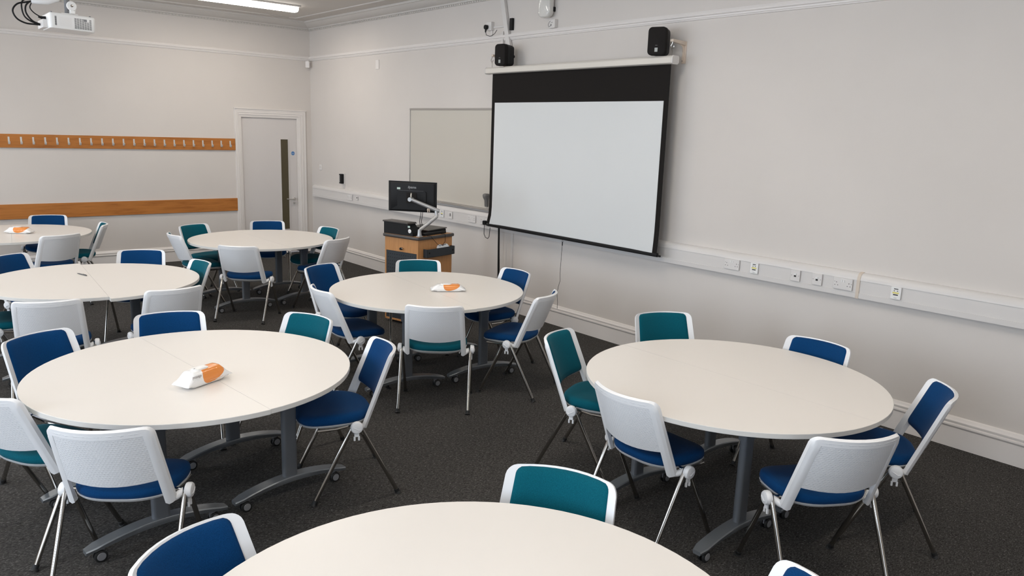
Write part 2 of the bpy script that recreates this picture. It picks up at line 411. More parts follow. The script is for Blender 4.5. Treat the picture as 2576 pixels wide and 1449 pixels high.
def make_chair(kind):
    fab = M_BLUE if kind == 'blue' else M_TEAL
    root = empty('meeting_chair')
    # backrest frame: two posts joined by a thin top rim
    NL, NU = 6, 9
    def zf(u, j):
        zt = TZ-.010-corner_drop(u, TZ)
        zb = .398+.010*abs(abs(u)-.9)/.1
        if j <= NL: return zb+(zop(u)-zb)*j/NL
        return zop(u)+(zt-zop(u))*(j-NL)/NU
    rim = lambda u: max(0, min(1, (abs(u)-.77)/.05))
    fo = lambda u, j: .013 if abs(u) > .83 else (.012 if j >= NL+NU-1 else -.001)
    bo = lambda u, j: -.0105 if abs(u) < .86 and j >= NL+NU-2 and j < NL+NU else (-.014 if .87 < abs(u) < .975 else (-.006 if abs(u) >= .975 else (-.009))) if j < NL+NU else -.006
    nu = len(US_FULL)
    m = MB(); grid_shell(m, US_FULL, zf, NL+NU, fo, bo, lambda i, j: abs((US_FULL[i]+US_FULL[i+1])/2) > .825 or j >= NL+NU-1)
    for s in (-1, 1):   # lug reaching forward from each post to the hinge
        m.tube([(s*.205, -.052, .408), (s*.222, -.030, .412), (s*.238, -.012, .422), (s*.246, 0, .428)], [.016, .017, .017, .014], 10)
    bf = m.build('backrest_frame', M_WHITE, root, ang=50)
    # dimpled rear panel
    usp = [u*.84 for u in (-1, -.9, -.75, -.6, -.4, -.2, 0, .2, .4, .6, .75, .9, 1)]
    m = MB(); grid_shell(m, usp, lambda u, j: zop(u)+(TZ-.024-zop(u))*j/8, 8, lambda u, j: .001, lambda u, j: -.0085, lambda i, j: True)
    m.build('back_panel', M_PANEL, root, ang=50)
    # padded front of the backrest
    usb = [-.845, -.838, -.815, -.77, -.64, -.4, -.2, 0, .2, .4, .64, .77, .815, .838, .845]
    def zb_(u, j):
        k = abs(u)/.845; c = .024*(1-math.sqrt(max(0, 1-max(0, (k-.86)/.14)**2))) if k > .86 else 0
        z0, z1 = zop(u)+.004+c*.8, TZ-.017-c
        tj = [0, .035, .12, .3, .5, .7, .88, .965, 1][j]
        return z0+(z1-z0)*tj
    fo2 = lambda u, j: .013+.014*min(1, max(0, 1-abs(u)/.845)*9)**.6*min(1, min(j, 8-j)*.55)**.6
    m = MB(); grid_shell(m, usb, zb_, 8, fo2, lambda u, j: .002, lambda i, j: True)
    m.build('backrest_pad', fab, root, ang=60)
    # seat
    def outline(k, z, n=44, shr=0):
        pts = []
        for i in range(n):
            a = 2*PI*i/n; c, s_ = cos(a), sin(a); e = 2/3.1 if s_ < 0 else 2/2.35
            x_ = math.copysign(abs(c)**e, c); y_ = math.copysign(abs(s_)**e, s_)
            w = .226+.011*y_ if y_ > 0 else .228+.012*y_
            Y = .085+y_*(.200 if y_ > 0 else .212)
            Y += (.0 if y_ > 0 else -.0)
            if y_ < 0: w *= 1-.16*(-y_)**3
            px_, py_ = x_*(w-shr)*k, .085+(Y-.085-math.copysign(shr, y_)*abs(y_))*k
            zz = z
            if py_ > .12: zz -= .9*(py_-.12)**2*1.1
            if py_ < -.02: zz += .35*(py_+.02)**2
            zz -= .10*(max(0, abs(px_)-.12))**2*0
            zz += .010*min(1, (abs(px_)/.2)**2)*(1 if z > .46 else 0)
            pts.append((px_, py_, zz))
        return pts
    m = MB(); m.loft([outline(.96, .437), outline(.99, .444), outline(1, .455), outline(.985, .466), outline(.94, .475), outline(.80, .480), outline(.5, .478), outline(.2, .477)])
    m.build('seat_pad', fab, root, ang=60)
    m = MB(); m.loft([outline(.55, .402), outline(.80, .408), outline(.95, .424), outline(.995, .436), outline(.96, .4365)])
    m.build('seat_shell', M_WHITE, root, ang=60)
    m = MB(); m.cyl((-.25, 0, HZ), (.25, 0, HZ), .011, 12); m.tube([(-.2, -.0, .42), (-.2, .1, .405), (-.2, .2, .405)], .008, 8); m.tube([(.2, -.0, .42), (.2, .1, .405), (.2, .2, .405)], .008, 8)
    m.build('cross_bar', M_CHROME, root)
    for s in (-1, 1):
        for d_ in (-1, 1):
            a = Vector((s*.257, d_*.010, HZ+.018)); b_ = Vector((s*.2565, d_*.026, HZ-.012)); e = Vector((s*FX, d_*AF, .012))
            m = MB(); m.tube([a, b_, b_.lerp(e, .5), e], .0115, 12)
            lg = m.build('leg', M_CHROME, root)
            m = MB(); dr = (e-b_).normalized()
            m.tube([e-dr*.018, e+dr*.004], .0145, 12); m.tube([(e.x, e.y-d_*.004, .010), (e.x, e.y+d_*.004, 0)], [.016, .021], 12)
            m.build('foot_cap', M_RUBBER, lg)
        # round white hinge cap with its S-shaped groove, fork-shaped linking clip below
        T = Matrix.Translation((s*.262, 0, HZ)) @ Matrix.Rotation(s*PI/2, 4, 'Y')
        m = MB(); m.lathe([(.0315, -.006), (.034, 0), (.034, .014), (.030, .021), (.022, .024), (.004, .025)], T, 24)
        m.tube([(s*.286, -.020, HZ-.008), (s*.2875, -.008, HZ-.012), (s*.288, .006, HZ-.002), (s*.286, .020, HZ+.004)], .0022, 6)
        m.build('hinge_cap', M_WHITE, root)
        m = MB(); m.bx(s*.262, s*.272, -.013, .013, .374, .400); m.bx(s*.262, s*.272, -.017, -.007, .352, .376); m.bx(s*.262, s*.272, .007, .017, .352, .376)
        m.build('linking_clip', M_WHITE, root, bevel=.002)
    index_children(root)
    return root
PROTO = {}
def chair(x, y, a, kind, label):
    if kind not in PROTO:
        PROTO[kind] = make_chair(kind); o = PROTO[kind]
    else: o = copy_tree(PROTO[kind])
    o.location = (x, y, 0); o.rotation_euler = (0, 0, a)
    tag(o, label, 'chair', 'white framed chairs around the round tables')
    return o
CHAIRS = [
 ('A1', -3.920, -.760, 2.848, 'blue', 'blue padded chair facing the camera at the far left table, below the oak boards'),
 ('A2', -4.117, -2.261, .317, 'blue', 'blue chair seen from behind at the near side of the far left table'),
 ('A3', -3.695, -1.625, 1.393, 'teal', 'teal chair seen side-on at the right end of the far left table'),
 ('B1', -4.554, -3.859, 3.845, 'blue', 'blue chair cut by the left frame edge, behind the table with the pen'),
 ('B2', -3.729, -4.100, 2.668, 'blue', 'blue chair facing the camera behind the table with the pen'),
 ('B3', -3.581, -4.799, 1.607, 'teal', 'teal chair at the right end of the table with the pen'),
 ('B4', -3.910, -5.603, .054, 'blue', 'white-backed blue chair at the near right of the table with the pen'),
 ('B5', -4.677, -5.607, -.265, 'blue', 'white-backed blue chair at the near left of the table with the pen'),
 ('B6', -4.954, -4.741, -1.531, 'teal', 'teal seat cut by the left frame edge beside the table with the pen'),
 ('C1', -2.526, -2.386, 3.536, 'teal', 'teal chair facing the camera at the back left of the table before the door'),
 ('C2', -2.818, -2.889, 4.702, 'teal', 'teal chair side-on at the left end of the table before the door'),
 ('C3', -1.760, -2.385, 2.730, 'blue', 'blue chair behind the far table, its back overlapping the door'),
 ('C4', -1.485, -3.15, 1.673, 'teal', 'small teal chair at the far right of the table before the door'),
 ('C5', -2.606, -3.863, -0.765, 'blue', 'blue chair seen full from behind at the front of the table before the door'),
 ('C6', -1.693, -3.797, 0.419, 'blue', 'plain white-backed blue chair at the near right of the table before the door'),
 ('M1', -2.470, -5.659, 3.540, 'blue', 'blue chair at the back left of the middle table, left of the lectern'),
 ('M2', -2.776, -6.387, -1.684, 'blue', 'blue chair side-on at the left end of the middle table'),
 ('M3', -1.745, -5.835, 2.595, 'teal', 'teal chair back in front of the lectern'),
 ('M4', -1.367, -6.53, 1.513, 'blue', 'blue chair at the back right of the middle table, below the projection screen'),
 ('M5', -1.695, -7.237, 0.466, 'blue', 'blue chair side-on at the right end of the middle table'),
 ('M6', -2.447, -7.148, -0.685, 'teal', 'teal seated chair seen squarely from behind at the front of the middle table'),
 ('L1', -4.842, -6.938, 3.618, 'blue', 'large blue chair at the left edge behind the table with the nearest wipes pack'),
 ('L2', -4.221, -6.810, 2.898, 'blue', 'blue chair back behind the seam of the table with the nearest wipes pack'),
 ('L3', -3.651, -7.217, 1.901, 'teal', 'teal chair back with a small pen scrawl, behind the table with the nearest wipes pack'),
 ('L4', -3.608, -7.932, 1.290, 'blue', 'blue chair side-on at the right end of the table with the nearest wipes pack'),
 ('L5', -4.849, -8.248, -0.642, 'blue', 'big white dimpled chair back with blue seat at the lower left'),
 ('L6', -5.093, -7.605, 5.176, 'teal', 'white chair back with teal seat cut by the left frame edge'),
 ('R1', -2.291, -8.575, 3.569, 'teal', 'teal chair side-on at the left end of the table by the right wall'),
 ('R2', -1.446, -8.557, 2.662, 'teal', 'teal chair back behind the table by the right wall'),
 ('R3', -1.312, -9.425, 1.586, 'blue', 'blue chair back behind the right of the table by the right wall'),
 ('R4', -1.560, -10.101, .564, 'blue', 'blue chair side-on nearest the right frame edge'),
 ('R5', -2.639, -9.357, 4.677, 'blue', 'white dimpled chair back with dark blue seat at the near left of the right-hand table'),
 ('R6', -2.339, -10.141, 5.768, 'blue', 'white dimpled chair back with blue seat at the near right of the right-hand table'),
 ('F1', -4.884, -9.704, 3.613, 'blue', 'blue chair back at the left of the nearest table, bottom of the picture'),
 ('F2', -3.932, -9.949, 2.056, 'teal', 'teal chair back behind the nearest table at the bottom centre'),
 ('F3', -3.880, -10.737, 1.049, 'blue', 'tip of a blue chair back at the bottom edge, right of the nearest table'),
]
CO_ = {}
for k, x, y, a, kind, lab in CHAIRS: CO_[k] = chair(x, y, a, kind, lab)

# ------------------------------------------------------------------ half-round flip-top tables
TR, TZT = .80, .730
def make_table():
    """half disc on local +X side of the seam (local Y axis)"""
    root = empty('half_round_table')
    n = 40; pts = [(TR*sin(PI*k/n)-.0, -TR*cos(PI*k/n)) for k in range(n+1)]
    pts = [(max(.0007, q[0]), q[1]) for q in pts]
    m = MB(); rings = []
    for off, z in ((.0015, TZT-.025), (0, TZT-.0235), (0, TZT-.0015), (.0015, TZT)):
        rings.append([(max(.0007, q[0]*(1-off/TR)), q[1]*(1-off/TR), z) for q in pts])
    m.loft(rings, mi=1); m.m[-1] = 0
    m.build('tabletop', [M_TOP, M_EDGE], root, ang=30)
    m = MB()
    for s in (-1, 1):
        pass
    m.bx(.325, .375, -.34, .34, .600, .655); m.build('cross_beam', M_TMETAL, root, bevel=.004)
    for s in (-1, 1):
        m = MB(); m.rrect(.085, .042, .018, TT((.35, s*.342, .105)), .50)
        m.rrect(.095, .050, .01, TT((.35, s*.342, .570)), .100)
        for zz in (.60, .64): m.lathe([(.006, 0), (.006, .004)], TT((.36, s*(.342+.025), zz), rx_=-s*PI/2), 10)
        lg = m.build('leg', M_TMETAL, root, ang=40)
        m = MB(); m.bx(.08, .60, s*.335-.022, s*.335+.022, .683, .7045); m.bx(.30, .38, s*.335-.03, s*.335+.03, .655, .684)
        m.lathe([(.007, 0), (.007, .003)], TT((.52, s*.335+.022, .694), rx_=-PI/2), 10)
        m.build('tilt_bracket', M_TMETAL, root, bevel=.003)
        # arched foot
        m = MB(); rings = []
        for k in range(17):
            t_ = -1+2*k/16; x_ = .36+t_*.338; z_ = .128-.052*t_*t_; w_ = .036*(1 if abs(t_) < .95 else .68); th = .020+.012*(1-t_*t_)
            rings.append([(x_, s*.342-w_, z_-.006), (x_, s*.342-w_+.004, z_), (x_, s*.342+w_-.004, z_), (x_, s*.342+w_, z_-.006), (x_, s*.342+w_*.8, z_-th), (x_, s*.342-w_*.8, z_-th)])
        m.loft(rings); m.build('foot_bar', M_TFOOT, root, ang=50)
        for e in (-1, 1):
            cx = .36+e*.265; cy = s*.342
            m = MB()
            for q in (-1, 1):
                T = TT((cx+e*.008, cy+q*.006, .029), rx_=-q*PI/2)
                m.lathe([(.010, 0), (.029, .001), (.029, .012), (.026, .014), (.021, .0145)], T, 22)
            w = m.build('castor', M_RUBBER, root)
            m = MB()
            for q in (-1, 1): m.lathe([(.020, 0), (.018, .002)], TT((cx+e*.008, cy+q*.0205, .029), rx_=-q*PI/2), 20)
            m.bx(cx-.012, cx+.016, cy-.0035, cy+.0035, .030, .066); m.cyl((cx, cy, .058), (cx, cy, .088), .007, 10); m.cyl((cx, cy, .060), (cx, cy, .066), .015, 14)
            m.build('wheel_hub', M_WHEEL, w)
    index_children(root)
    return root
TABLES = {  # centre, direction of the seam (radians, the way local +Y points), slide of the right half along the seam
 'A': ((-4.386, -1.532), R(83), 0.0), 'B': ((-4.229, -4.735), R(85.7), -.075), 'C': ((-2.137, -3.150), R(91.1), 0.012),
 'M': ((-2.094, -6.503), R(83.5), .008), 'L': ((-4.335, -7.620), R(95.3), .004), 'R': ((-1.998, -9.400), R(90), 0), 'F': ((-4.532, -10.342), R(-38), 0)}
TN = {'A': 'far left round table beside the oak coat rack', 'B': 'left round table with the pen on it', 'C': 'far round table in front of the door',
      'M': 'middle round table in front of the lectern', 'L': 'front left round table with the nearest wipes pack', 'R': 'right-hand round table beside the screen wall', 'F': 'nearest round table at the bottom of the picture'}
TP = None
for k, ((cx, cy), ang, sl) in TABLES.items():
    for side in (1, -1):
        if TP is None: TP = make_table(); o = TP
        else: o = copy_tree(TP)
        a = ang-PI/2
        if side < 0: a += PI
        d_ = Vector((-sin(ang-PI/2), cos(ang-PI/2)))*(sl if side > 0 else 0)
        o.location = (cx+d_.x, cy+d_.y, 0); o.rotation_euler = (0, 0, a)
        if k in 'LR':
            for c_ in o.children:
                if c_.name.startswith('tabletop'): c_.scale = (1.017, 1.017, 1)
        tag(o, '%s half of the %s' % (('right' if side > 0 else 'left') if k != 'F' else ('near' if side > 0 else 'far'), TN[k]), 'table', 'half-round white tables on castors')

# ------------------------------------------------------------------ packets of wipes and the pen
def wipes(x, y, a, sz, label, seed, txt=False):
    rnd = random.Random(seed)
    n, L_ = 24, .285
    rings = []
    for i in range(21):
        t_ = -1+i/10; e = abs(t_)
        hh = .033*sz if e < .62 else .033*sz*max(.08, 1-((e-.62)/.38)**1.3)
        ww = .052 if e < .7 else .052+.004*(e-.7)/.3
        p_ = 3.6 if e < .7 else 2.4
        zc = hh if e < .62 else (.033*sz*(1-.45*((e-.62)/.38)))
        ring = []
        for k in range(n):
            th = 2*PI*k/n; c, s_ = cos(th), sin(th)
            yy = ww*math.copysign(abs(c)**(2/p_), c); zz = hh*math.copysign(abs(s_)**(2/p_), s_)
            j = .0035*min(1, max(0, (e-.55)*3))
            if yy and zz > 0: yy *= 1-.14*(zz/hh)
            ring.append((t_*L_/2+rnd.uniform(-j, j)*.6, yy+rnd.uniform(-j, j), max(.0005, zc+zz+rnd.uniform(-j, j)*(.4 if e > .95 else 1))))
        rings.append(ring)
    root = empty('wipes_packet', (x, y, TZT), a, label, 'wipes packet', 'packets of wet wipes on the tables')
    m = MB(); m.loft(rings); m.build('film_pack', M_PACK, root, ang=70)
    hz = .066*sz
    m = MB(); m.rrect(.090, .052, .024, TT((-.018, 0, hz-.003)), .006, n=8); m.rrect(.078, .042, .020, TT((-.018, 0, hz+.002)), .0035, n=8)
    lid = m.build('peel_lid', M_BRIGHT, root, bevel=.001)
    m = MB(); m.rrect(.008, .004, .0018, TT((-.050, .0, hz+.0045)), .002); m.build('lid_tab', M_DARK, lid)
    if txt:
        text_mesh('print', 'clinical', .021, M_TXT, root, Matrix.Translation((-.080, -.0515, hz*.74)) @ Matrix.Rotation(R(83), 4, 'X') @ Matrix.Rotation(PI, 4, 'Z'), .0006)
        m = MB()
        for q, (x0, x1) in enumerate(((.0, .085), (.012, .07))): m.box(((x0+x1)/2, -.0515, .024-q*.009), (x1-x0, .001, .002))
        m.build('small_print', M_TXTO, root)
    return root
wipes(-4.385, -7.880, R(24), 1.25, 'bulging orange and white wipes packet, nearest of the three', 3, True)
wipes(-1.995, -6.655, R(-30), .88, 'flattened orange and white wipes packet on the middle table', 5)
wipes(-4.315, -1.595, R(-33), 1.1, 'orange wipes packet on the far left table', 9)
a_, b_ = Vector((-4.292, -4.462)), Vector((-4.247, -4.613)); dv = (b_-a_).normalized(); pl = .15
pn = empty('pen', (a_.x, a_.y, TZT+.0048), math.atan2(dv.y, dv.x), 'dark grey pen lying on the left table', 'pen')
MB().tube([(0, 0, 0), (.012, 0, 0), (.05, 0, 0), (.145, 0, 0), (.15, 0, 0)], [.001, .0035, .0047, .0047, .0035], 10).build('barrel', mat('pen_grey', (.055, .052, .052, 1), .4), pn)
MB().bx(.095, .14, -.0015, .0015, .0045, .0062).build('pocket_clip', M_BLACK, pn)

# ------------------------------------------------------------------ coat rack and oak wall board
cr = empty('coat_rack', (-3.2, -.001, 1.712), 0, 'long oak board with a row of steel coat hooks on the far wall', 'coat rack')
o = MB().bx(-5.4+3.2, -1.243+3.2, -.021, 0, -.086, .086).build('oak_board', M_OAK, cr, bevel=.0015)
HK = [-1.321-.1340*k for k in range(26)]
for x in HK:
    m = MB(); X = x+3.2
    m.bx(X-.010, X+.010, -.0245, -.021, -.040, .052)
    m.loft([[(X-.010, -.0245, -.026), (X+.010, -.0245, -.026), (X+.010, -.0245, -.036), (X-.010, -.0245, -.036)],
            [(X-.010, -.045, -.036), (X+.010, -.045, -.036), (X+.010, -.045, -.042), (X-.010, -.045, -.042)],
            [(X-.010, -.052, -.022), (X+.010, -.052, -.022), (X+.010, -.057, -.024), (X-.010, -.057, -.024)],
            [(X-.010, -.054, -.004), (X+.010, -.054, -.004), (X+.010, -.059, -.004), (X-.010, -.059, -.004)]])
    m.build('coat_hook', M_HOOK, cr)
o = MB().bx(-5.4, -1.240, -.022, -.001, .713, .904).build('chair_rail_board', M_OAK, bevel=.0015)
tag(o, 'plain oak protection board across the far wall below the coat rack', 'wall board')

# ------------------------------------------------------------------ dado trunking and sockets on the screen wall
def trunk(y0, y1, label, cap=False):
    P_ = [(.0006, .915), (.055, .915), (.0555, .952), (.051, .953), (.051, 1.046), (.0555, 1.047), (.054, 1.062), (.046, 1.082), (.034, 1.094), (.018, 1.100), (.0006, 1.102)]
    t_ = empty('dado_trunking', (0, y0, .915), 0, label, 'cable trunking')
    m = MB(); m.prism([(q[0], q[1]-.915) for q in P_], lambda q: (-q[0], 0, q[1]), lambda q: (-q[0], y1-y0, q[1])); m.build('trunking_body', M_PVC, t_, ang=28)
    return t_
tk = trunk(-.125, -9.118, 'long white dado trunking from the corner to the cream joint')
trunk(-9.142, Y0+.02, 'white dado trunking right of the cream joint, at the right frame edge')
m = MB(); P_ = [(0, .912), (.058, .912), (.0585, 1.048), (.056, 1.066), (.047, 1.086), (.035, 1.098), (.018, 1.104), (0, 1.106)]
m.prism(P_, lambda q: (-q[0], -9.118, q[1]), lambda q: (-q[0], -9.142, q[1]))
tag(m.build('trunking_joint', M_CREAM), 'cream joint cover between the two trunking lengths', 'joint cover')
GS = 'wall plates along the dado trunking'
def plate(name, y, z, w, h, label, cat, x=-.0557, group=GS):
    root = empty(name, (x, y, z), 0, label, cat, group)
    m = MB(); m.rrect(w, h, .005, on_right(0, 0, 0), .0095); m.build('face_plate', M_PLATE if cat != 'usb outlet' else M_BRIGHT, root, bevel=.002)
    return root
def lb(root, name, mt, items, d0=.0093, d1=.0115):
    m = MB(); T = on_right(0, 0, 0)
    for (cx, cy, w, h) in items:
        q = [T @ Vector((cx+sx*w/2, cy+sy*h/2, dz)) for dz in (d0, d1) for sy in (-1, 1) for sx in (-1, 1)]
        m.add(q, [(0, 2, 3, 1), (4, 5, 7, 6), (0, 1, 5, 4), (2, 6, 7, 3), (0, 4, 6, 2), (1, 3, 7, 5)])
    return m.build(name, mt, root)
def pins(cx): return [(cx, .008, .004, .008), (cx-.011, -.013, .0065, .0045), (cx+.011, -.013, .0065, .0045)]
def dbl(y, z, label):
    r_ = plate('double_socket', y, z, .147, .087, label, 'socket')
    lb(r_, 'pin_holes', M_DARK, pins(-.048)+pins(.048)+[(-.062, .012, .004, .004), (.066, .006, .004, .004)], .0094, .0099)
    lb(r_, 'rocker_switch', M_BRIGHT, [(-.008, .022, .010, .016)], .009, .014); lb(r_, 'rocker_switch', M_BRIGHT, [(.009, .022, .010, .016)], .009, .014)
    return r_
def usb(y, z, label):
    r_ = plate('charger_outlet', y, z, .072, .088, label, 'usb outlet')
    lb(r_, 'charging_ports', M_DARK, [(0, .030, .030, .006), (-.011, .016, .009, .005), (.011, .016, .009, .005), (0, -.012, .034, .008), (0, -.034, .02, .0016)], .0094, .0099)
    lb(r_, 'yellow_insert', M_YEL, [(0, .002, .044, .010)], .0094, .0105)
    return r_
def data(y, z, label, hdmi=False):
    r_ = plate('data_outlet', y, z, .080, .088, label, 'data outlet')
    if hdmi: lb(r_, 'port', M_HOLE, [(0, .004, .014, .038), (-.030, 0, .004, .004), (.030, 0, .004, .004)], .0094, .0102)
    else:
        lb(r_, 'port', M_DARK, [(0, -.004, .018, .014), (-.030, 0, .004, .004), (.030, 0, .004, .004)], .0094, .0102); lb(r_, 'shutter', M_BRIGHT, [(0, .011, .020, .012)], .009, .015)
    return r_
dbl(-8.046, 1.003, 'double socket first right of the projection screen'); usb(-8.262, 1.003, 'bright white outlet with yellow insert beside the first double socket')
data(-8.630, 1.003, 'data outlet, left one of the pair on the right trunking'); data(-8.812, 1.003, 'data outlet, right one of the pair on the right trunking')
dbl(-9.018, 1.003, 'double socket just left of the cream trunking joint'); usb(-9.409, 1.003, 'bright outlet with yellow insert right of the cream joint')
usb(-3.784, 1.0, 'bright white outlet just right of the monitor arm'); data(-3.964, .998, 'plate with a black port right of the monitor arm', True)
dbl(-4.406, 1.0, 'double socket on the trunking left of the black plug'); s2 = dbl(-4.647, 1.0, 'double socket holding the black plug beside the screen')
dbl(-1.383, 1.0, 'double socket on the trunking near the corner, under the card reader'); r_ = plate('data_outlet', -1.601, 1.005, .05, .05, 'small data outlet near the corner, right of the double socket', 'data outlet')
lb(r_, 'port', M_DARK, [(.004, .006, .022, .018)], .0094, .0102)
dbl(-2.62, 1.0, 'double socket half hidden behind the monitor left edge')
pg = empty('plug_and_lead', (-.0662, -4.685, .985), 0, 'black mains plug with a drooping lead at the lower left of the screen', 'plug')
m = MB(); m.rrect(.046, .050, .012, on_right(0, 0, 0), .034); m.build('plug_body', M_BLACK, pg, bevel=.004)
MB().tube([(-.018, 0, -.02), (-.022, -.0, -.08), (-.03, -.01, -.13), (-.04, -.05, -.165), (-.06, -.12, -.17), (-.08, -.17, -.14), (-.09, -.19, -.08), (-.09, -.195, -.03)], .0035, 8).build('lead', M_BLACK, pg)

# wall plates elsewhere
def wallbox(name, y, z, w, h, d_, label, cat, mt=M_PLATE):
    root = empty(name, (0, y, z), 0, label, cat)
    m = MB(); m.rrect(w, h, .006, on_right(0, 0, 0), d_); m.build('body', mt, root, bevel=.003); return root
wallbox('blank_plate', -2.10, 2.886, .085, .125, .012, 'small blank plate high on the screen wall near the corner', 'wall plate', M_TRIM)
lw = wallbox('light_switch', -.33, 1.388, .086, .086, .010, 'light switch plate on the screen wall beside the corner', 'light switch', M_TRIM)
lb(lw, 'rocker', M_PLATE, [(-.018, 0, .018, .030), (.018, 0, .018, .030)], .009, .014)
rd = empty('card_reader', (0, -1.09, 1.255), 0, 'black card reader on a white plate above the trunking near the corner', 'card reader')
m = MB(); m.rrect(.09, .165, .006, on_right(0, 0, 0), .02); m.rrect(.022, .07, .004, on_right(0, -.02, -.117), .012); m.build('back_plate', M_PVC, rd, bevel=.002)
m = MB(); m.rrect(.072, .145, .010, on_right(-.02, 0, 0), .045); m.build('reader_body', M_BLACK, rd, bevel=.004)
m = MB(); m.rrect(.010, .11, .004, on_right(-.064, .020, 0), .003); m.build('indicator_strip', M_BRIGHT, rd)
ps = empty('motion_sensor', (-.055, -.06, 2.965), R(-45), 'small white motion sensor in the corner under the picture rail', 'sensor')
m = MB(); m.rrect(.062, .10, .012, Matrix.Rotation(PI/2, 4, 'X'), .05); m.build('sensor_body', M_TRIM, ps, bevel=.004)
MB().bx(-.008, .008, -.03, .04, .045, .062).build('bracket', M_TRIM, ps)

# ------------------------------------------------------------------ whiteboard
wy0, wy1, wz0, wz1 = -2.950, -5.30, 1.135, 2.296
wb = empty('whiteboard', (0, (wy0+wy1)/2, wz0), 0, 'large whiteboard behind the monitor, its right end hidden by the projection screen', 'whiteboard')
yc = (wy0+wy1)/2; hw = abs(wy1-wy0)/2
MB().bx(-.012, -.002, -hw+.01, hw-.01, .01, wz1-wz0-.01).build('writing_surface', M_WB, wb)
m = MB(); H_ = wz1-wz0
m.bx(-.020, 0, hw-.014, hw, 0, H_); m.bx(-.020, 0, -hw, -hw+.014, 0, H_); m.bx(-.022, 0, -hw, hw, H_-.022, H_); m.bx(-.022, 0, -hw, hw, 0, .014)
m.build('frame', M_ALU, wb, bevel=.003)
MB().bx(-.060, 0, -hw+.02, hw-.02, -.012, 0.002).build('pen_tray', M_ALU, wb, bevel=.003)
eh = empty('board_eraser', (-.015, -4.635, 1.24), 0, 'grey rounded eraser stuck on the whiteboard beside the screen', 'eraser')
m = MB(); T = on_right(0, 0, 0)
prof = [(-.075, .022, .022), (-.060, .026, .025), (0, .027, .028), (.030, .032, .046), (.055, .036, .052), (.072, .033, .046), (.078, .026, .030)]
m.loft([[T @ Vector((sx*w, z, dd)) for sx, dd in ((-1, 0), (1, 0), (1, d_*.7), (.7, d_), (-.7, d_), (-1, d_*.7))] for z, w, d_ in prof]); m.build('eraser_body', M_HANDSET, eh, ang=50)

# ------------------------------------------------------------------ projection screen
SW = -.172
def ylerp(yl, yr, t_): return yl+(yr-yl)*t_
ps_ = empty('projection_screen', (SW, -6.09, .97), 0, 'large pull-down projection screen with black border on the right wall', 'projection screen')
def srel(y, z): return y+6.09, z-.97
yl, yr = -4.862, -7.338
# fabric slightly flared at the bottom
def fab_strip(ya, yb, za, zb, x, mt, name, nz=14, ny=10):
    m = MB(); vs = []; fs = []
    for i in range(nz+1):
        for j in range(ny+1):
            t_, s_ = i/nz, j/ny; z = za+(zb-za)*t_; y = ya(z)+(yb(z)-ya(z))*s_
            wav = -.006*max(0, (1.35-z)/.4)**2*cos(6*s_+.6)-.01*max(0, (1.25-z)/.25)**2*(1 if s_ < .08 or s_ > .95 else .3)
            vs.append((x+wav, y+6.09, z-.97))
    n1 = len(vs)
    vs += [(q[0]+.0015, q[1], q[2]) for q in vs]
    for i in range(nz):
        for j in range(ny):
            a = i*(ny+1)+j; fs.append((a, a+1, a+ny+2, a+ny+1)); fs.append((n1+a, n1+a+ny+1, n1+a+ny+2, n1+a+1))
    return m.add(vs, fs).build(name, mt, ps_, ang=60)
el = lambda z: yl-.010+.028*max(0, (1.16-z)/.17)**2
er = lambda z: yr+.012*(2.66-z)*0+.0
fab_strip(el, er, 2.660, 1.002, 0, M_FAB_K, 'black_border')
wl = lambda z: el(z)-.055
wr = lambda z: er(z)+.052
fab_strip(wl, wr, 2.345, 1.003, -.003, M_FAB_W, 'white_surface')
m = MB(); m.cyl((-.002, -4.832+6.09, .012), (-.002, -7.372+6.09, .012), .009, 12); m.rrect(.030, .034, .010, Matrix(((0, 0, 0, -.002), (0, 0, -1, -4.870+6.09), (0, 1, 0, .018), (0, 0, 0, 1))), .001)
m.loft([[(-.002+q[0], yy+6.09, .018+q[1]) for q in rpoly(.030, .036, .010)] for yy in (-4.868, -7.340)])
m.build('weight_bar', M_BLACK, ps_, ang=40)
hexp = [(-.045, .008), (-.045, .050), (-.034, .064), (.034, .064), (.045, .052), (.045, .014), (.028, 0), (-.028, 0)]
m = MB(); m.loft([[(q[0], yy+6.09, 1.682+q[1]*1.07) for q in hexp] for yy in (-4.795, -7.372)])
m.build('casing', M_CASE, ps_, bevel=.004)
m = MB()
for yy, e in ((-4.795, .012), (-7.372, -.012)): m.loft([[(q[0]*1.06, y_+6.09, 1.682+.034+(q[1]*1.07-.034)*1.07) for q in hexp] for y_ in (yy, yy+e)])
m.build('end_cap', M_PVC, ps_, bevel=.003)
m = MB(); m.tube([(-.002, -6.10+6.09, .0), (-.002, -6.115+6.09, -.02), (-.002, -6.085+6.09, -.02), (-.002, -6.10+6.09, .0)], .0015, 6); m.build('pull_ring', M_CHROME, ps_)
MB().tube([(-.002, -6.10+6.09, -.02), (-.002, -6.10+6.09, -.06)], .005, 8).build('cord_toggle', M_BLACK, ps_)
cz0 = .95-.97
MB().tube([(-.002, -.010, cz0), (-.002, -.004, cz0-.15), (-.002, .004, cz0-.33), (-.002, -.002, cz0-.41), (-.002, .022, cz0-.48), (-.002, .034, cz0-.56), (-.002, .020, cz0-.64), (-.002, .022, cz0-.71)], .0022, 6).build('pull_cord', M_BLACK, ps_)
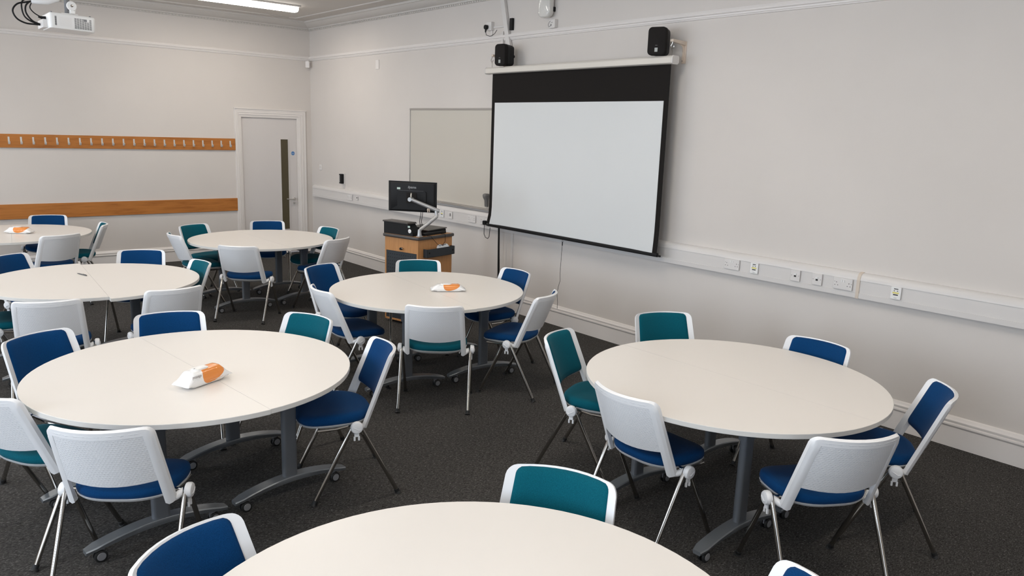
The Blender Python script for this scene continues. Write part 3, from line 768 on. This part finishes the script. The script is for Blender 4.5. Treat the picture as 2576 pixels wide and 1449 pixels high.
def bracket(y, label):
    root = empty('screen_bracket', (0, y, 2.70), 0, label, 'bracket', 'ivory wall brackets holding the screen')
    m = MB()
    m.bx(-.010, 0, -.020, .020, -.03, .155); m.bx(-.022, -.010, -.004, .004, -.03, .155)
    m.loft([[(-.010, -.016, .120), (-.010, .016, .120), (-.010, .016, .155), (-.010, -.016, .155)], [(-.185, -.016, .138), (-.185, .016, .138), (-.185, .016, .160), (-.185, -.016, .160)]])
    m.loft([[(-.010, -.005, .040), (-.010, .005, .040), (-.010, .005, .125), (-.010, -.005, .125)], [(-.040, -.005, .108), (-.040, .005, .108), (-.040, .005, .140), (-.040, -.005, .140)], [(-.100, -.005, .135), (-.100, .005, .135), (-.100, .005, .145), (-.100, -.005, .145)]])
    m.build('bracket_arm', M_IVORY, root, bevel=.002)
    m = MB()
    for z in (.105, -.008): m.lathe([(.006, 0), (.006, .003)], on_right(-.010, .011, z), 10)
    m.build('screw', M_DARK, root)
    return root
bracket(-7.338, 'ivory bracket with two screws right of the right-hand speaker'); bracket(-4.872, 'ivory bracket end showing left of the left-hand speaker')
def hook(y, label):
    root = empty('hanging_hook', (SW, y, 2.84), 0, label, 'hook', 'hooks holding the screen casing')
    p_ = [(0, 0, 0), (0, .004, -.018), (0, .016, -.034), (0, .014, -.052), (0, 0, -.060), (0, -.014, -.052), (0, -.016, -.036)]
    MB().tube(p_, .0028, 8).build('hook_wire', M_CHROME, root)
    MB().tube([(0, 0, -.060), (.003, .006, -.066), (0, -.004, -.080), (0, 0, -.128)], .0022, 8).build('eye_wire', M_CHROME, root)
    return root
hook(-7.338, 'bright steel hook above the right end of the screen'); hook(-4.855, 'dark steel hook above the left end of the screen')

# ------------------------------------------------------------------ speakers
def speaker(x, y, z, a, w, h, d_, label):
    root = empty('wall_speaker', (x, y, z), a, label, 'speaker', 'black wall speakers above the screen')
    # local: front faces -Y
    T = Matrix.Rotation(PI/2, 4, 'X')
    m = MB(); pf = rpoly(w, h, .035, 6)
    m.loft([[(q[0]*k, yy, q[1]*k2) for q in pf] for yy, k, k2 in ((d_/2, .80, .90), (d_/2-.03, .90, .95), (-d_/2+.062, .97, .99), (-d_/2+.058, 1.0, 1.0), (-d_/2+.048, 1.0, 1.0))])
    m.build('cabinet', M_BLACK, root, ang=50)
    m = MB(); m.loft([[(q[0]*k, yy, q[1]*k) for q in pf] for yy, k in ((-d_/2+.047, .985), (-d_/2+.045, 1.0), (-d_/2+.012, .995), (-d_/2+.003, .96), (-d_/2, .90))])
    m.build('grille', M_BLACKM, root, ang=50)
    m = MB(); m.box((-.0, -d_/2-.0006, -h/2+.045), (.026, .002, .034)); m.build('sticker', M_LBLG, root)
    text_mesh('logo', 'ohm', .012, M_LOGO, root, Matrix.Translation((0, -d_/2-.0008, -h/2+.082)) @ Matrix.Rotation(PI/2, 4, 'X'), .0003)
    m = MB(); m.box((w*.44, .02, -.01), (.008, .006, h*.55)); m.build('side_groove', M_HOLE, root)
    m = MB(); m.box((0, d_/2+.010, 0), (.055, .05, .075)); m.cyl((0, d_/2+.02, 0), (.008, d_/2+.062, 0), .016, 12); m.build('mount', M_BLACK, root, bevel=.004)
    return root
# ------------------------------------------------------------------ things high on the wall
def P3(*a): return Vector(a)
SPK = [(-.172, -5.072, 2.840, R(-80)), (-.174, -7.195, 2.844, R(-68))]
speaker(*SPK[0], .146, .226, .17, 'black speaker above the left end of the screen')
speaker(*SPK[1], .164, .236, .17, 'black speaker above the right end of the screen')
o = MB(); o.loft([[(-.004-q[0], yy+q[1], zz) for q in ((0, -.034), (.035, -.034), (.035, .034), (0, .034))] for yy, zz in ((-4.795, 3.595), (-4.895, 3.2), (-4.965, 2.93))])
o = o.build('cable_duct', M_PVC, bevel=.003); tag(o, 'wide slanting white cable duct running down to the left speaker', 'cable duct')
o = MB().bx(-.001, -.030, -4.835, -4.855, 2.86, 3.12).build('mini_duct', M_PVC, bevel=.002); o.location.x = .0
tag(o, 'narrow white duct beside the wide duct above the left speaker', 'cable duct')
o = MB().bx(-.020, -.001, -4.672, -4.855, 3.165, 3.185).build('cross_duct', M_PVC, bevel=.002); tag(o, 'short horizontal white duct between the raised socket and the wide duct', 'cable duct')
ss = empty('raised_socket', (0, -4.615, 3.19), 0, 'boxed socket with a black plug high left of the screen', 'socket')
m = MB(); m.rrect(.090, .090, .006, on_right(0, 0, 0), .045); m.build('back_box', M_PLATE, ss, bevel=.003)
m = MB(); m.rrect(.030, .08, .003, on_right(0, -.012, -.085), .014); m.build('drop_duct', M_PVC, ss)
pp = empty('black_plug', (-.046, -4.590, 3.180), 0, 'round black plug with a hanging cable in the raised socket', 'plug')
m = MB(); m.rrect(.048, .048, .020, on_right(0, 0, 0), .034); m.tube([(-.018, 0, -.02), (-.022, 0, -.05), (-.02, 0, -.06)], [.012, .008, .005], 10); m.build('plug_body', M_BLACK, pp, bevel=.004)
MB().tube([(-.02, 0, -.055), (-.018, -.01, -.085), (.0, -.05, -.10), (-.005, -.09, -.097), (-.01, -.15, -.08), (-.018, -.200, -.045)], .003, 8).build('lead', M_BLACK, pp)
o = MB().rrect(.045, .125, .004, on_right(-.001, -4.985, 3.185), .03).build('black_box', M_BLACK, bevel=.003); tag(o, 'slim black box fixed right of the wide white duct', 'junction box')
ap = empty('wireless_access_point', (-.012, -5.575, 3.378), 0, 'glossy white rounded wall unit above the screen at the top edge', 'access point')
m = MB(); pf = rpoly(.175, .36, .055, 7)
m.loft([[on_right(0, 0, 0) @ Vector((q[0]*k, q[1]*k2, zz)) for q in pf] for zz, k, k2 in ((.012, .93, .96), (.030, 1, 1), (.060, 1, 1), (.076, .95, .975), (.082, .82, .91))]); m.build('shell', mat('glossy_white_shell', (.72, .70, .66, 1), .08, spec=.6), ap, ang=50)
m = MB()
for z in (-.10, .10): m.box((-.006, -.078, z), (.03, .022, .045))
m.build('wall_clip', M_BLACK, ap, bevel=.003)
us_ = empty('unit_socket', (0, -5.655, 3.135), 0, 'small boxed socket with a thin looped cable under the glossy white unit', 'socket')
m = MB(); m.rrect(.085, .085, .006, on_right(0, 0, 0), .040); m.build('back_box', M_PLATE, us_, bevel=.003)
lb(us_, 'port', M_DARK, [(-.008, .012, .008, .005), (.008, .012, .008, .005), (-.012, -.012, .010, .018)], .0396, .0405)
MB().tube([(-.045, .015, -.02), (-.05, .035, -.03), (-.05, .045, -.005), (-.045, .03, .02), (-.03, .01, .04), (-.012, .0, .043)], .002, 6).build('lead', M_GREY, us_)
# black pole and thin vertical duct under the screen
o = MB().tube([(-.10, -4.985, 0), (-.10, -4.990, .45), (-.105, -4.985, .75), (-.11, -4.985, .975)], [.014, .013, .0115, .0105], 12).build('black_pole', M_BLACK)
tag(o, 'thin black pole standing below the left end of the screen', 'pole')
o = MB().bx(-.016, 0, -4.985-.02, -4.985-.05, .219, .914).build('vertical_duct', M_PVC, bevel=.002); o.location = (0, -.085, 0); tag(o, 'thin white vertical duct on the wall right of the black pole', 'cable duct')

# ------------------------------------------------------------------ lectern
LA = R(14.0); LO = Vector((-1.349, -5.212))    # near top corner; local x right face, local y left face
lec = empty('lectern', (LO.x, LO.y, 0), LA, 'beech lectern with a perforated slate panel in front of the trunking', 'lectern')
LX, LY, LH = .569, .507, .92
m = MB(); t_ = .018
m.bx(.018, LX-.018, .018, LY-.012, .77, LH); m.bx(.018, LX-.018, .06, LY-.012, .03, .77); m.bx(.018, .06, .018, .045, .03, .77); m.bx(.018, .06, .045, .06, .03, .77)
m.bx(.016, .020, .014, .034, .03, .77); m.bx(.018, LX-.018, .018, .06, .03, .77)
# carcass front face is the x=.018 plane; leave the panel recess by overlaying the panel
m = MB(); m.bx(.030, LX-.018, .018, LY-.018, .03, LH); m.bx(.018, .030, .018, LY-.018, .775, LH); m.bx(.018, .030, .018, .036, .03, .775); m.bx(.018, .030, LY-.036, LY-.018, .03, .775); m.bx(.018, .030, .018, LY-.018, .03, .05)
m.build('carcass', M_BEECH, lec, bevel=.0015)
MB().bx(.0215, .0305, .0365, LY-.0365, .0505, .7745).build('perforated_panel', M_PERF, lec)
m = MB(); nc, nr = 13, 18
for i in range(nc):
    for j in range(nr):
        m.lathe([(.0045, 0), (.0045, .0006)], Matrix(((0, 0, -1, .0216), (1, 0, 0, .062+i*(LY-.124)/(nc-1)), (0, 1, 0, .740-j*.037), (0, 0, 0, 1))), 8)
o = m.build('punched_holes', M_HOLE, lec)
m = MB(); m.loft([[TT((LX/2, LY/2, 0)) @ Vector((q[0]*k, q[1]*k, z)) for q in rpoly(LX+.012, LY+.012, .03, 6)] for z, k in ((.920, .985), (.926, 1), (.944, 1), (.950, .985))]); m.build('top_edging', M_EDGING, lec, ang=50)
m = MB(); m.loft([[TT((LX/2, LY/2, 0)) @ Vector((*q, z)) for q in rpoly(LX-.028, LY-.028, .02, 5)] for z in (.9495, .9515)]); m.build('top_surface', M_BEECH, lec)
m = MB()
for sx in (.06, LX-.06):
    for sy in (.06, LY-.06): m.lathe([(.02, 0), (.02, .03)], TT((sx, sy, 0)), 14)
m.build('castors', M_RUBBER, lec)
m = MB(); T = Matrix(((0, 0, -1, .018), (1, 0, 0, .235), (0, 1, 0, .812), (0, 0, 0, 1)))
m.lathe([(.012, 0), (.012, .010), (.015, .012), (.015, .020), (.010, .024)], T, 16); k_ = m.build('lock_knob', M_CHROME, lec)
m = MB(); m.lathe([(.014, .0235), (.013, .034), (.006, .036)], T, 16); m.build('knob_cap', M_BLACK, k_)
# black housing with a sloping end (profile in y-z, along x)
hs = empty('desk_housing', (LO.x, LO.y, .9518), LA, 'long black housing with a sloping end on top of the lectern', 'equipment housing')
prof = [(LY-.004, .0), (LY-.004, .122), (LY-.000, .135), (.165, .135), (.06, .035), (.05, .0)]
m = MB(); m.loft([[(x_, q[0], q[1]) for q in [(LY-.006, 0), (LY-.006, .120), (.165, .120), (.165, .119), (.093, .040), (.088, 0)]] for x_ in (.014, .130)]); m.build('box_body', M_BLACK, hs, bevel=.003)
m = MB(); m.loft([[(x_, q[0], q[1]) for q in [(LY+.006, .120), (LY+.006, .136), (.160, .136), (.145, .120)]] for x_ in (.004, .140)]); m.build('top_ledge', M_EDGING, hs, bevel=.004)
Tf = lambda y, z: Matrix(((0, 0, -1, .014), (-1, 0, 0, y), (0, 1, 0, z), (0, 0, 0, 1)))
m = MB(); m.lathe([(.021, 0), (.021, .003), (.019, .004)], Tf(.130, .052), 24); k_ = m.build('round_socket', M_BRIGHT, hs)
m = MB(); 
for a in (-.008, .008): m.lathe([(.002, .004), (.002, .0046)], Tf(.130+a, .052), 8)
m.build('socket_pins', M_HOLE, k_)
m = MB(); m.rrect(.030, .020, .001, Tf(.142, .096), .001); m.build('sticker', M_LBL, hs)
# slate holder on the right face with two pale discs
hd = empty('cable_holder', (LO.x, LO.y, 0), LA, 'slate grey tray screwed to the right side of the lectern', 'tray')
m = MB(); x0_, x1_ = .098, .530
m.bx(x0_, x1_, -.040, -.034, .735, .822); m.bx(x0_, x0_+.005, -.04, .0178, .735, .822); m.bx(x1_-.005, x1_, -.04, .0178, .735, .822); m.bx(x0_, x1_, -.04, .0178, .735, .740)
m.build('tray_body', M_PERF, hd, bevel=.001)
m = MB()
for x_ in (.130, .500): m.lathe([(.010, 0), (.010, .001)], Matrix(((1, 0, 0, x_), (0, 0, -1, -.040), (0, 1, 0, .782), (0, 0, 0, 1))), 16)
m.build('screw_holes', M_HOLE, hd)
dc = empty('headset', (LO.x, LO.y, 0), LA, 'pale headset with two discs sitting in the slate tray', 'headset')
for x_ in (.335, .425):
    m = MB(); m.lathe([(.045, 0), (.050, .004), (.050, .018), (.045, .022)], Matrix(((1, 0, 0, x_), (0, .3, -.95, .002), (0, .95, .3, .800), (0, 0, 0, 1))), 24); m.build('ear_disc', M_WHITE, dc)
MB().tube([(.335, -.005, .845), (.38, -.006, .842), (.425, -.005, .845)], .004, 8).build('band', M_GREY, dc)
MB().tube([(.33, -.012, .835), (.28, -.016, .86), (.20, -.014, .93), (.18, -.013, .953), (.17, -.004, .956), (.15, .02, .956)], .0022, 6).build('lead', M_BLACK, dc)
MB().tube([(.36, -.012, .835), (.40, -.016, .88), (.405, -.014, .935), (.40, -.013, .953), (.395, -.004, .956), (.38, .03, .956)], .0022, 6).build('lead', M_BLACK, dc)
# flat black equipment on the lectern top
lp = empty('laptop', (LO.x, LO.y, .9518), LA, 'closed flat dark device lying at the right of the lectern top', 'laptop')
m = MB(); m.box((.400, .27, .045), (.300, .36, .010), Matrix.Rotation(R(-2), 4, 'Y')); m.build('lid', M_EDGING, lp, bevel=.002)
m = MB(); m.box((.400, .27, .020), (.290, .34, .040)); m.build('base', M_BLACK, lp, bevel=.004)
kb = empty('keyboard', (LO.x, LO.y, .9518), LA, 'thin black keyboard at the near edge of the lectern top', 'keyboard')
m = MB(); m.box((.31, .065, .014), (.36, .048, .026), Matrix.Rotation(R(3), 4, 'Z')); m.build('keyboard_body', M_BLACK, kb, bevel=.004)
# monitor arm
ARM = empty('monitor_stand', (-1.300, -5.160, .9518), 0, 'silver jointed stand on the lectern holding up the monitor', 'monitor stand')
def AP(*q): return Vector(q)-Vector((-1.300, -5.160, .9518))
pb_, pt_ = AP(-1.283, -5.147, 1.015), AP(-1.13, -5.22, 1.160)
e1, e2 = AP(-1.128, -5.21, 1.185), AP(-1.128, -5.205, 1.222)
ul = AP(-1.322, -5.035, 1.323)
m = MB(); m.rrect(.060, .050, .012, TT((0, 0, 0), rz_=LA), .010); m.lathe([(.024, .010), (.021, .03), (.017, .075)], TT((0, 0, 0)), 18); m.build('base', M_SILVER, ARM, bevel=.002)
m = MB(); m.tube([(0, 0, .045), (.003, .001, .062), pb_+Vector((.004, -.002, .012)), pb_.lerp(pt_, .5), pt_, pt_.lerp(e1, .5)+Vector((.002, 0, -.004)), e1, e2, AP(-1.128, -5.2, 1.235)], [.015, .016, .018, .019, .019, .019, .018, .018, .018], 14); m.build('lower_arm', M_SILVER, ARM, ang=60)
ur = AP(-1.100, -5.222, 1.215)
m = MB(); m.tube([ur, e2.lerp(ur, .3), ul], [.019, .021, .018], 14); m.tube([ul+Vector((-.02, -.0, 0)), ul+Vector((.03, 0.03, 0))], .022, 14); m.build('upper_arm', M_SILVER, ARM)
m = MB(); m.tube([ul, ul+Vector((.012, .02, .03)), ul+Vector((.025, .035, .055))], [.014, .012, .012], 12); m.build('tilt_head', M_CHROME, ARM)
m = MB(); cc = ul.lerp(ur, .62)
m.box(cc+Vector((-.01, -.012, -.030)), (.03, .012, .02)); m.box(cc+Vector((-.018, -.012, -.046)), (.007, .010, .022)); m.box(cc+Vector((.003, -.012, -.046)), (.007, .010, .022)); m.build('cable_clip', M_IVORY, ARM, bevel=.002)
for dx in (0, .022):
    MB().tube([AP(-1.225+dx, -5.07, 1.20), AP(-1.228+dx, -5.07, 1.16), AP(-1.250+dx, -5.085, 1.10), AP(-1.268+dx, -5.13, 1.05), AP(-1.262+dx, -5.13, .99), AP(-1.262+dx, -5.13, .957)], .0032, 8).build('cable', M_BLACK, ARM)
# monitor (back towards the camera)
MO = empty('monitor', (-1.235, -4.925, 1.340), -.897, 'black monitor with its back to the camera above the lectern', 'monitor')
mw, mh = .521, .313
m = MB(); m.box((0, .004, 0), (mw, .018, mh))
m.loft([[(q[0]*k, yy, q[1]*k+zo) for q in rpoly(mw*.96, mh*.95, .01)] for yy, k, zo in ((-.004, 1, 0), (-.012, .985, 0), (-.020, .93, 0))])
m.loft([[(q[0], yy, q[1]-.035) for q in rpoly(mw*.60, mh*.62, .02)] for yy in (-.018, -.032)])
m.build('housing', M_BLACK, MO, bevel=.003)
m = MB(); m.box((0, .0135, 0), (mw-.02, .001, mh-.02)); m.build('display', M_HOLE, MO)
TB = Matrix(((1, 0, 0, 0), (0, 0, -1, 0), (0, 1, 0, 0), (0, 0, 0, 1)))
text_mesh('brand_lettering', 'iiyama', .036, M_LOGO, MO, Matrix.Translation((.0, -.0205, .098)) @ TB, .0006, .15, .001)
m = MB(); m.box((-.145, -.0212, .082), (.036, .001, .020)); m.build('sticker', M_LBL, MO)
m = MB(); m.box((0, -.0335, .035), (.095, .002, .002)); m.box((-.01, -.0225, .062), (.27, .004, .003)); m.build('vent_line', M_GREY, MO)
m = MB(); m.rrect(.11, .11, .01, Matrix.Translation((0, -.032, -.01)) @ TB, .006); m.build('mount_plate', M_BLACKM, MO)
ds = empty('disc_microphone', (-1.212, -5.008, .9518), 0, 'small black disc on a stem behind the monitor arm', 'microphone')
m = MB(); m.cyl((0, 0, 0), (0, 0, .07), .006, 10); m.lathe([(.03, .066), (.034, .072), (.030, .078)], TT(), 20); m.build('disc', M_BLACK, ds)

# ------------------------------------------------------------------ projector hung from the ceiling
pj = empty('projector', (-4.390, -5.400, 2.669), .05, 'white ceiling projector with cables at the upper left', 'projector')
pj.rotation_euler = (-.03, .022, .05)
pw, pd, ph = .285, .23, .100
m = MB(); m.loft([[(q[0]*k, q[1]*k, z) for q in rpoly(pw, pd, .020, 5)] for z, k in ((-ph/2, .96), (-ph/2+.008, .99), (-ph/2+.03, 1), (ph/2-.012, 1), (ph/2-.003, .985), (ph/2, .96))]); m.build('housing', M_BRIGHT, pj, ang=40)
m = MB(); 
for r_i in range(15):
    z = .028-r_i*.0047
    for c_i in range(7):
        x = .010+c_i*.0155+(r_i % 2)*.0
        if .066 < x < .09 and z > .012: continue
        m.box((x+.006, -pd/2-.0002, z), (.0125, .0016, .0022))
m.build('vent_slots', M_DARK, pj)
m = MB()
for r_i in range(14): m.box((-.105, -pd/2-.0002, .026-r_i*.0043), (.011, .0016, .0028))
m.build('side_slots', M_DARK, pj)
m = MB()
for r_i in range(12): m.box((-.045, -pd/2-.0001, .024-r_i*.005), (.075, .0012, .0012))
m.build('rib_lines', M_PLATE, pj)
MB().box((.078, -pd/2-.0006, .021), (.018, .0016, .016)).build('sensor_window', M_WHEEL, pj)
m = MB(); m.lathe([(.030, 0), (.030, .012), (.024, .014)], Matrix(((0, 0, 1, pw/2-.002), (1, 0, 0, .04), (0, 1, 0, 0), (0, 0, 0, 1))), 20); m.build('lens', M_BLACK, pj)
for q in ((-.125, -.09), (.115, -.09), (-.125, .09)):
    m = MB(); m.lathe([(.006, ph/2-.001), (.007, ph/2+.006), (.004, ph/2+.009)], TT((*q, 0)), 10); m.build('foot_screw', M_WHEEL, pj)
m = MB(); m.box((-.155, .02, -.02), (.03, .14, .055)); m.build('rear_cover', M_PLATE, pj, bevel=.003)
pm = empty('projector_mount', (-4.39, -5.40, 2.724), 0, 'white projector ceiling bracket with a bolted pivot disc', 'bracket')
m = MB(); m.box((0, 0, .006), (.10, .14, .008)); m.box((.015, -.055, .020), (.028, .07, .022)); m.lathe([(.030, -.006), (.032, 0), (.030, .006)], Matrix(((1, 0, 0, .012), (0, 0, -1, -.075), (0, 1, 0, .060), (0, 0, 0, 1))), 24)
m.loft([[(-.012, -.075, .06), (.040, -.075, .06), (.040, -.068, .06), (-.012, -.068, .06)], [(.002, -.075, .012), (.034, -.075, .012), (.034, -.068, .012), (.002, -.068, .012)]])
m.build('pivot_bracket', M_BRIGHT, pm, bevel=.002)
MB().lathe([(.009, .006), (.009, .010), (.004, .011)], Matrix(((1, 0, 0, .012), (0, 0, -1, -.075), (0, 1, 0, .060), (0, 0, 0, 1))), 12).build('pivot_bolt', M_CHROME, pm)
MB().cyl((-.005, -.02, .01), (-.005, -.02, 3.60-2.724), .018, 16).build('ceiling_pole', M_GREY, pm)
MB().lathe([(.06, 3.59-2.724), (.06, 3.60-2.724)], TT((-.005, -.02, 0)), 24).build('ceiling_plate', M_BRIGHT, pm)
cs = empty('cable_sleeve', (-4.60, -5.38, 2.80), 0, 'white cable sleeve curving above the projector', 'cable sleeve')
MB().tube([(0, 0, 0), (.03, -.01, 0), (.09, -.01, .006), (.15, .0, .030), (.165, .04, .08), (.16, .09, .2), (.16, .10, .795)], [.018, .019, .021, .022, .022, .02, .02], 16).build('sleeve_tube', M_WHITE, cs)
cb = empty('projector_cables', (-4.60, -5.38, 2.80), 0, 'bundle of looping black cables left of the projector', 'cables')
B0 = (.012, 0, 0); c_end = Vector((-4.525, -5.40, 2.645))-Vector((-4.60, -5.38, 2.80)); c_up = Vector((-4.525, -5.42, 2.69))-Vector((-4.60, -5.38, 2.80))
for pts, r_ in (([B0, (-.03, 0, -.012), (-.085, 0, -.030), (-.115, 0, -.075), (-.095, 0, -.125), (-.045, 0, -.150), (.01, 0, -.152), c_end], .0055),
                ([B0, (-.02, 0, .01), (-.055, 0, -.01), (-.06, .005, -.06), (-.045, .005, -.11), (0, 0, -.140), c_end], .005),
                ([B0, (-.015, -.005, -.01), (-.038, -.005, -.04), (-.038, -.005, -.085), (-.005, 0, -.130), (.04, 0, -.148), c_end], .0055),
                ([B0, (-.0, .005, -.012), (-.012, .005, -.045), (.008, .005, -.075), (.045, 0, -.098), c_up], .0038)):
    ps2 = []
    V_ = [Vector(q) for q in pts]
    for i in range(len(V_)-1):
        a0, a1, a2, a3 = V_[max(i-1, 0)], V_[i], V_[i+1], V_[min(i+2, len(V_)-1)]
        for k in range(5):
            t = k/5; ps2.append(.5*((2*a1)+(a2-a0)*t+(2*a0-5*a1+4*a2-a3)*t*t+(3*a1-a0-3*a2+a3)*t**3))
    ps2.append(V_[-1]); MB().tube(ps2, r_, 8).build('cable', M_BLACK, cb)
MB().tube([c_end+Vector((-.035, 0, 0)), c_end+Vector((.012, 0, -.002))], [.009, .010], 10, flat=.8).build('blue_connector', M_BLUEP, cb)
MB().tube([c_up+Vector((-.05, 0, .006)), c_up+Vector((-.015, 0, .0)), c_up+Vector((.012, 0, 0))], [.006, .013, .014], 10).build('power_connector', M_BLACK, cb)

# ------------------------------------------------------------------ ceiling lights and vent
def led(x, y, label):
    root = empty('ceiling_light', (x, y, ZC), 0, label, 'ceiling light', 'linear ceiling lights')
    MB().bx(-.92, .92, -.085, .085, -.020, 0).build('housing', M_CEIL, root, bevel=.003)
    m = MB(); pr = [(-.065, -.020), (-.058, -.070), (-.045, -.082), (.045, -.082), (.058, -.070), (.065, -.020)]
    m.loft([[(xx, q[0]*k, -.02+(q[1]+.02)*k) for q in pr] for xx, k in ((-.90, .8), (-.885, 1), (.885, 1), (.90, .8))]); m.m = [1]*len(m.m); m.m[6+2] = 0; m.build('diffuser', [M_LIGHT, M_LSIDE], root)
for i, (x, y) in enumerate(LED):
    led(x, y, 'bright linear ceiling light above the door end of the room' if i == 0 else 'linear ceiling light outside the picture, row %s, %s side' % (['one', 'two', 'three', 'four'][i//2], 'wall' if i % 2 == 0 else 'window'))
vt = empty('ceiling_vent', (-.66, -.36, ZC), 0, 'thin slotted ceiling vent beyond the light by the corner', 'vent')
MB().bx(-.165, .165, -.055, .055, -.008, 0).build('vent_plate', M_CEIL, vt, bevel=.002)
MB().bx(-.15, .15, -.048, -.036, -.0095, -.0078).build('vent_slot', M_DARK, vt)
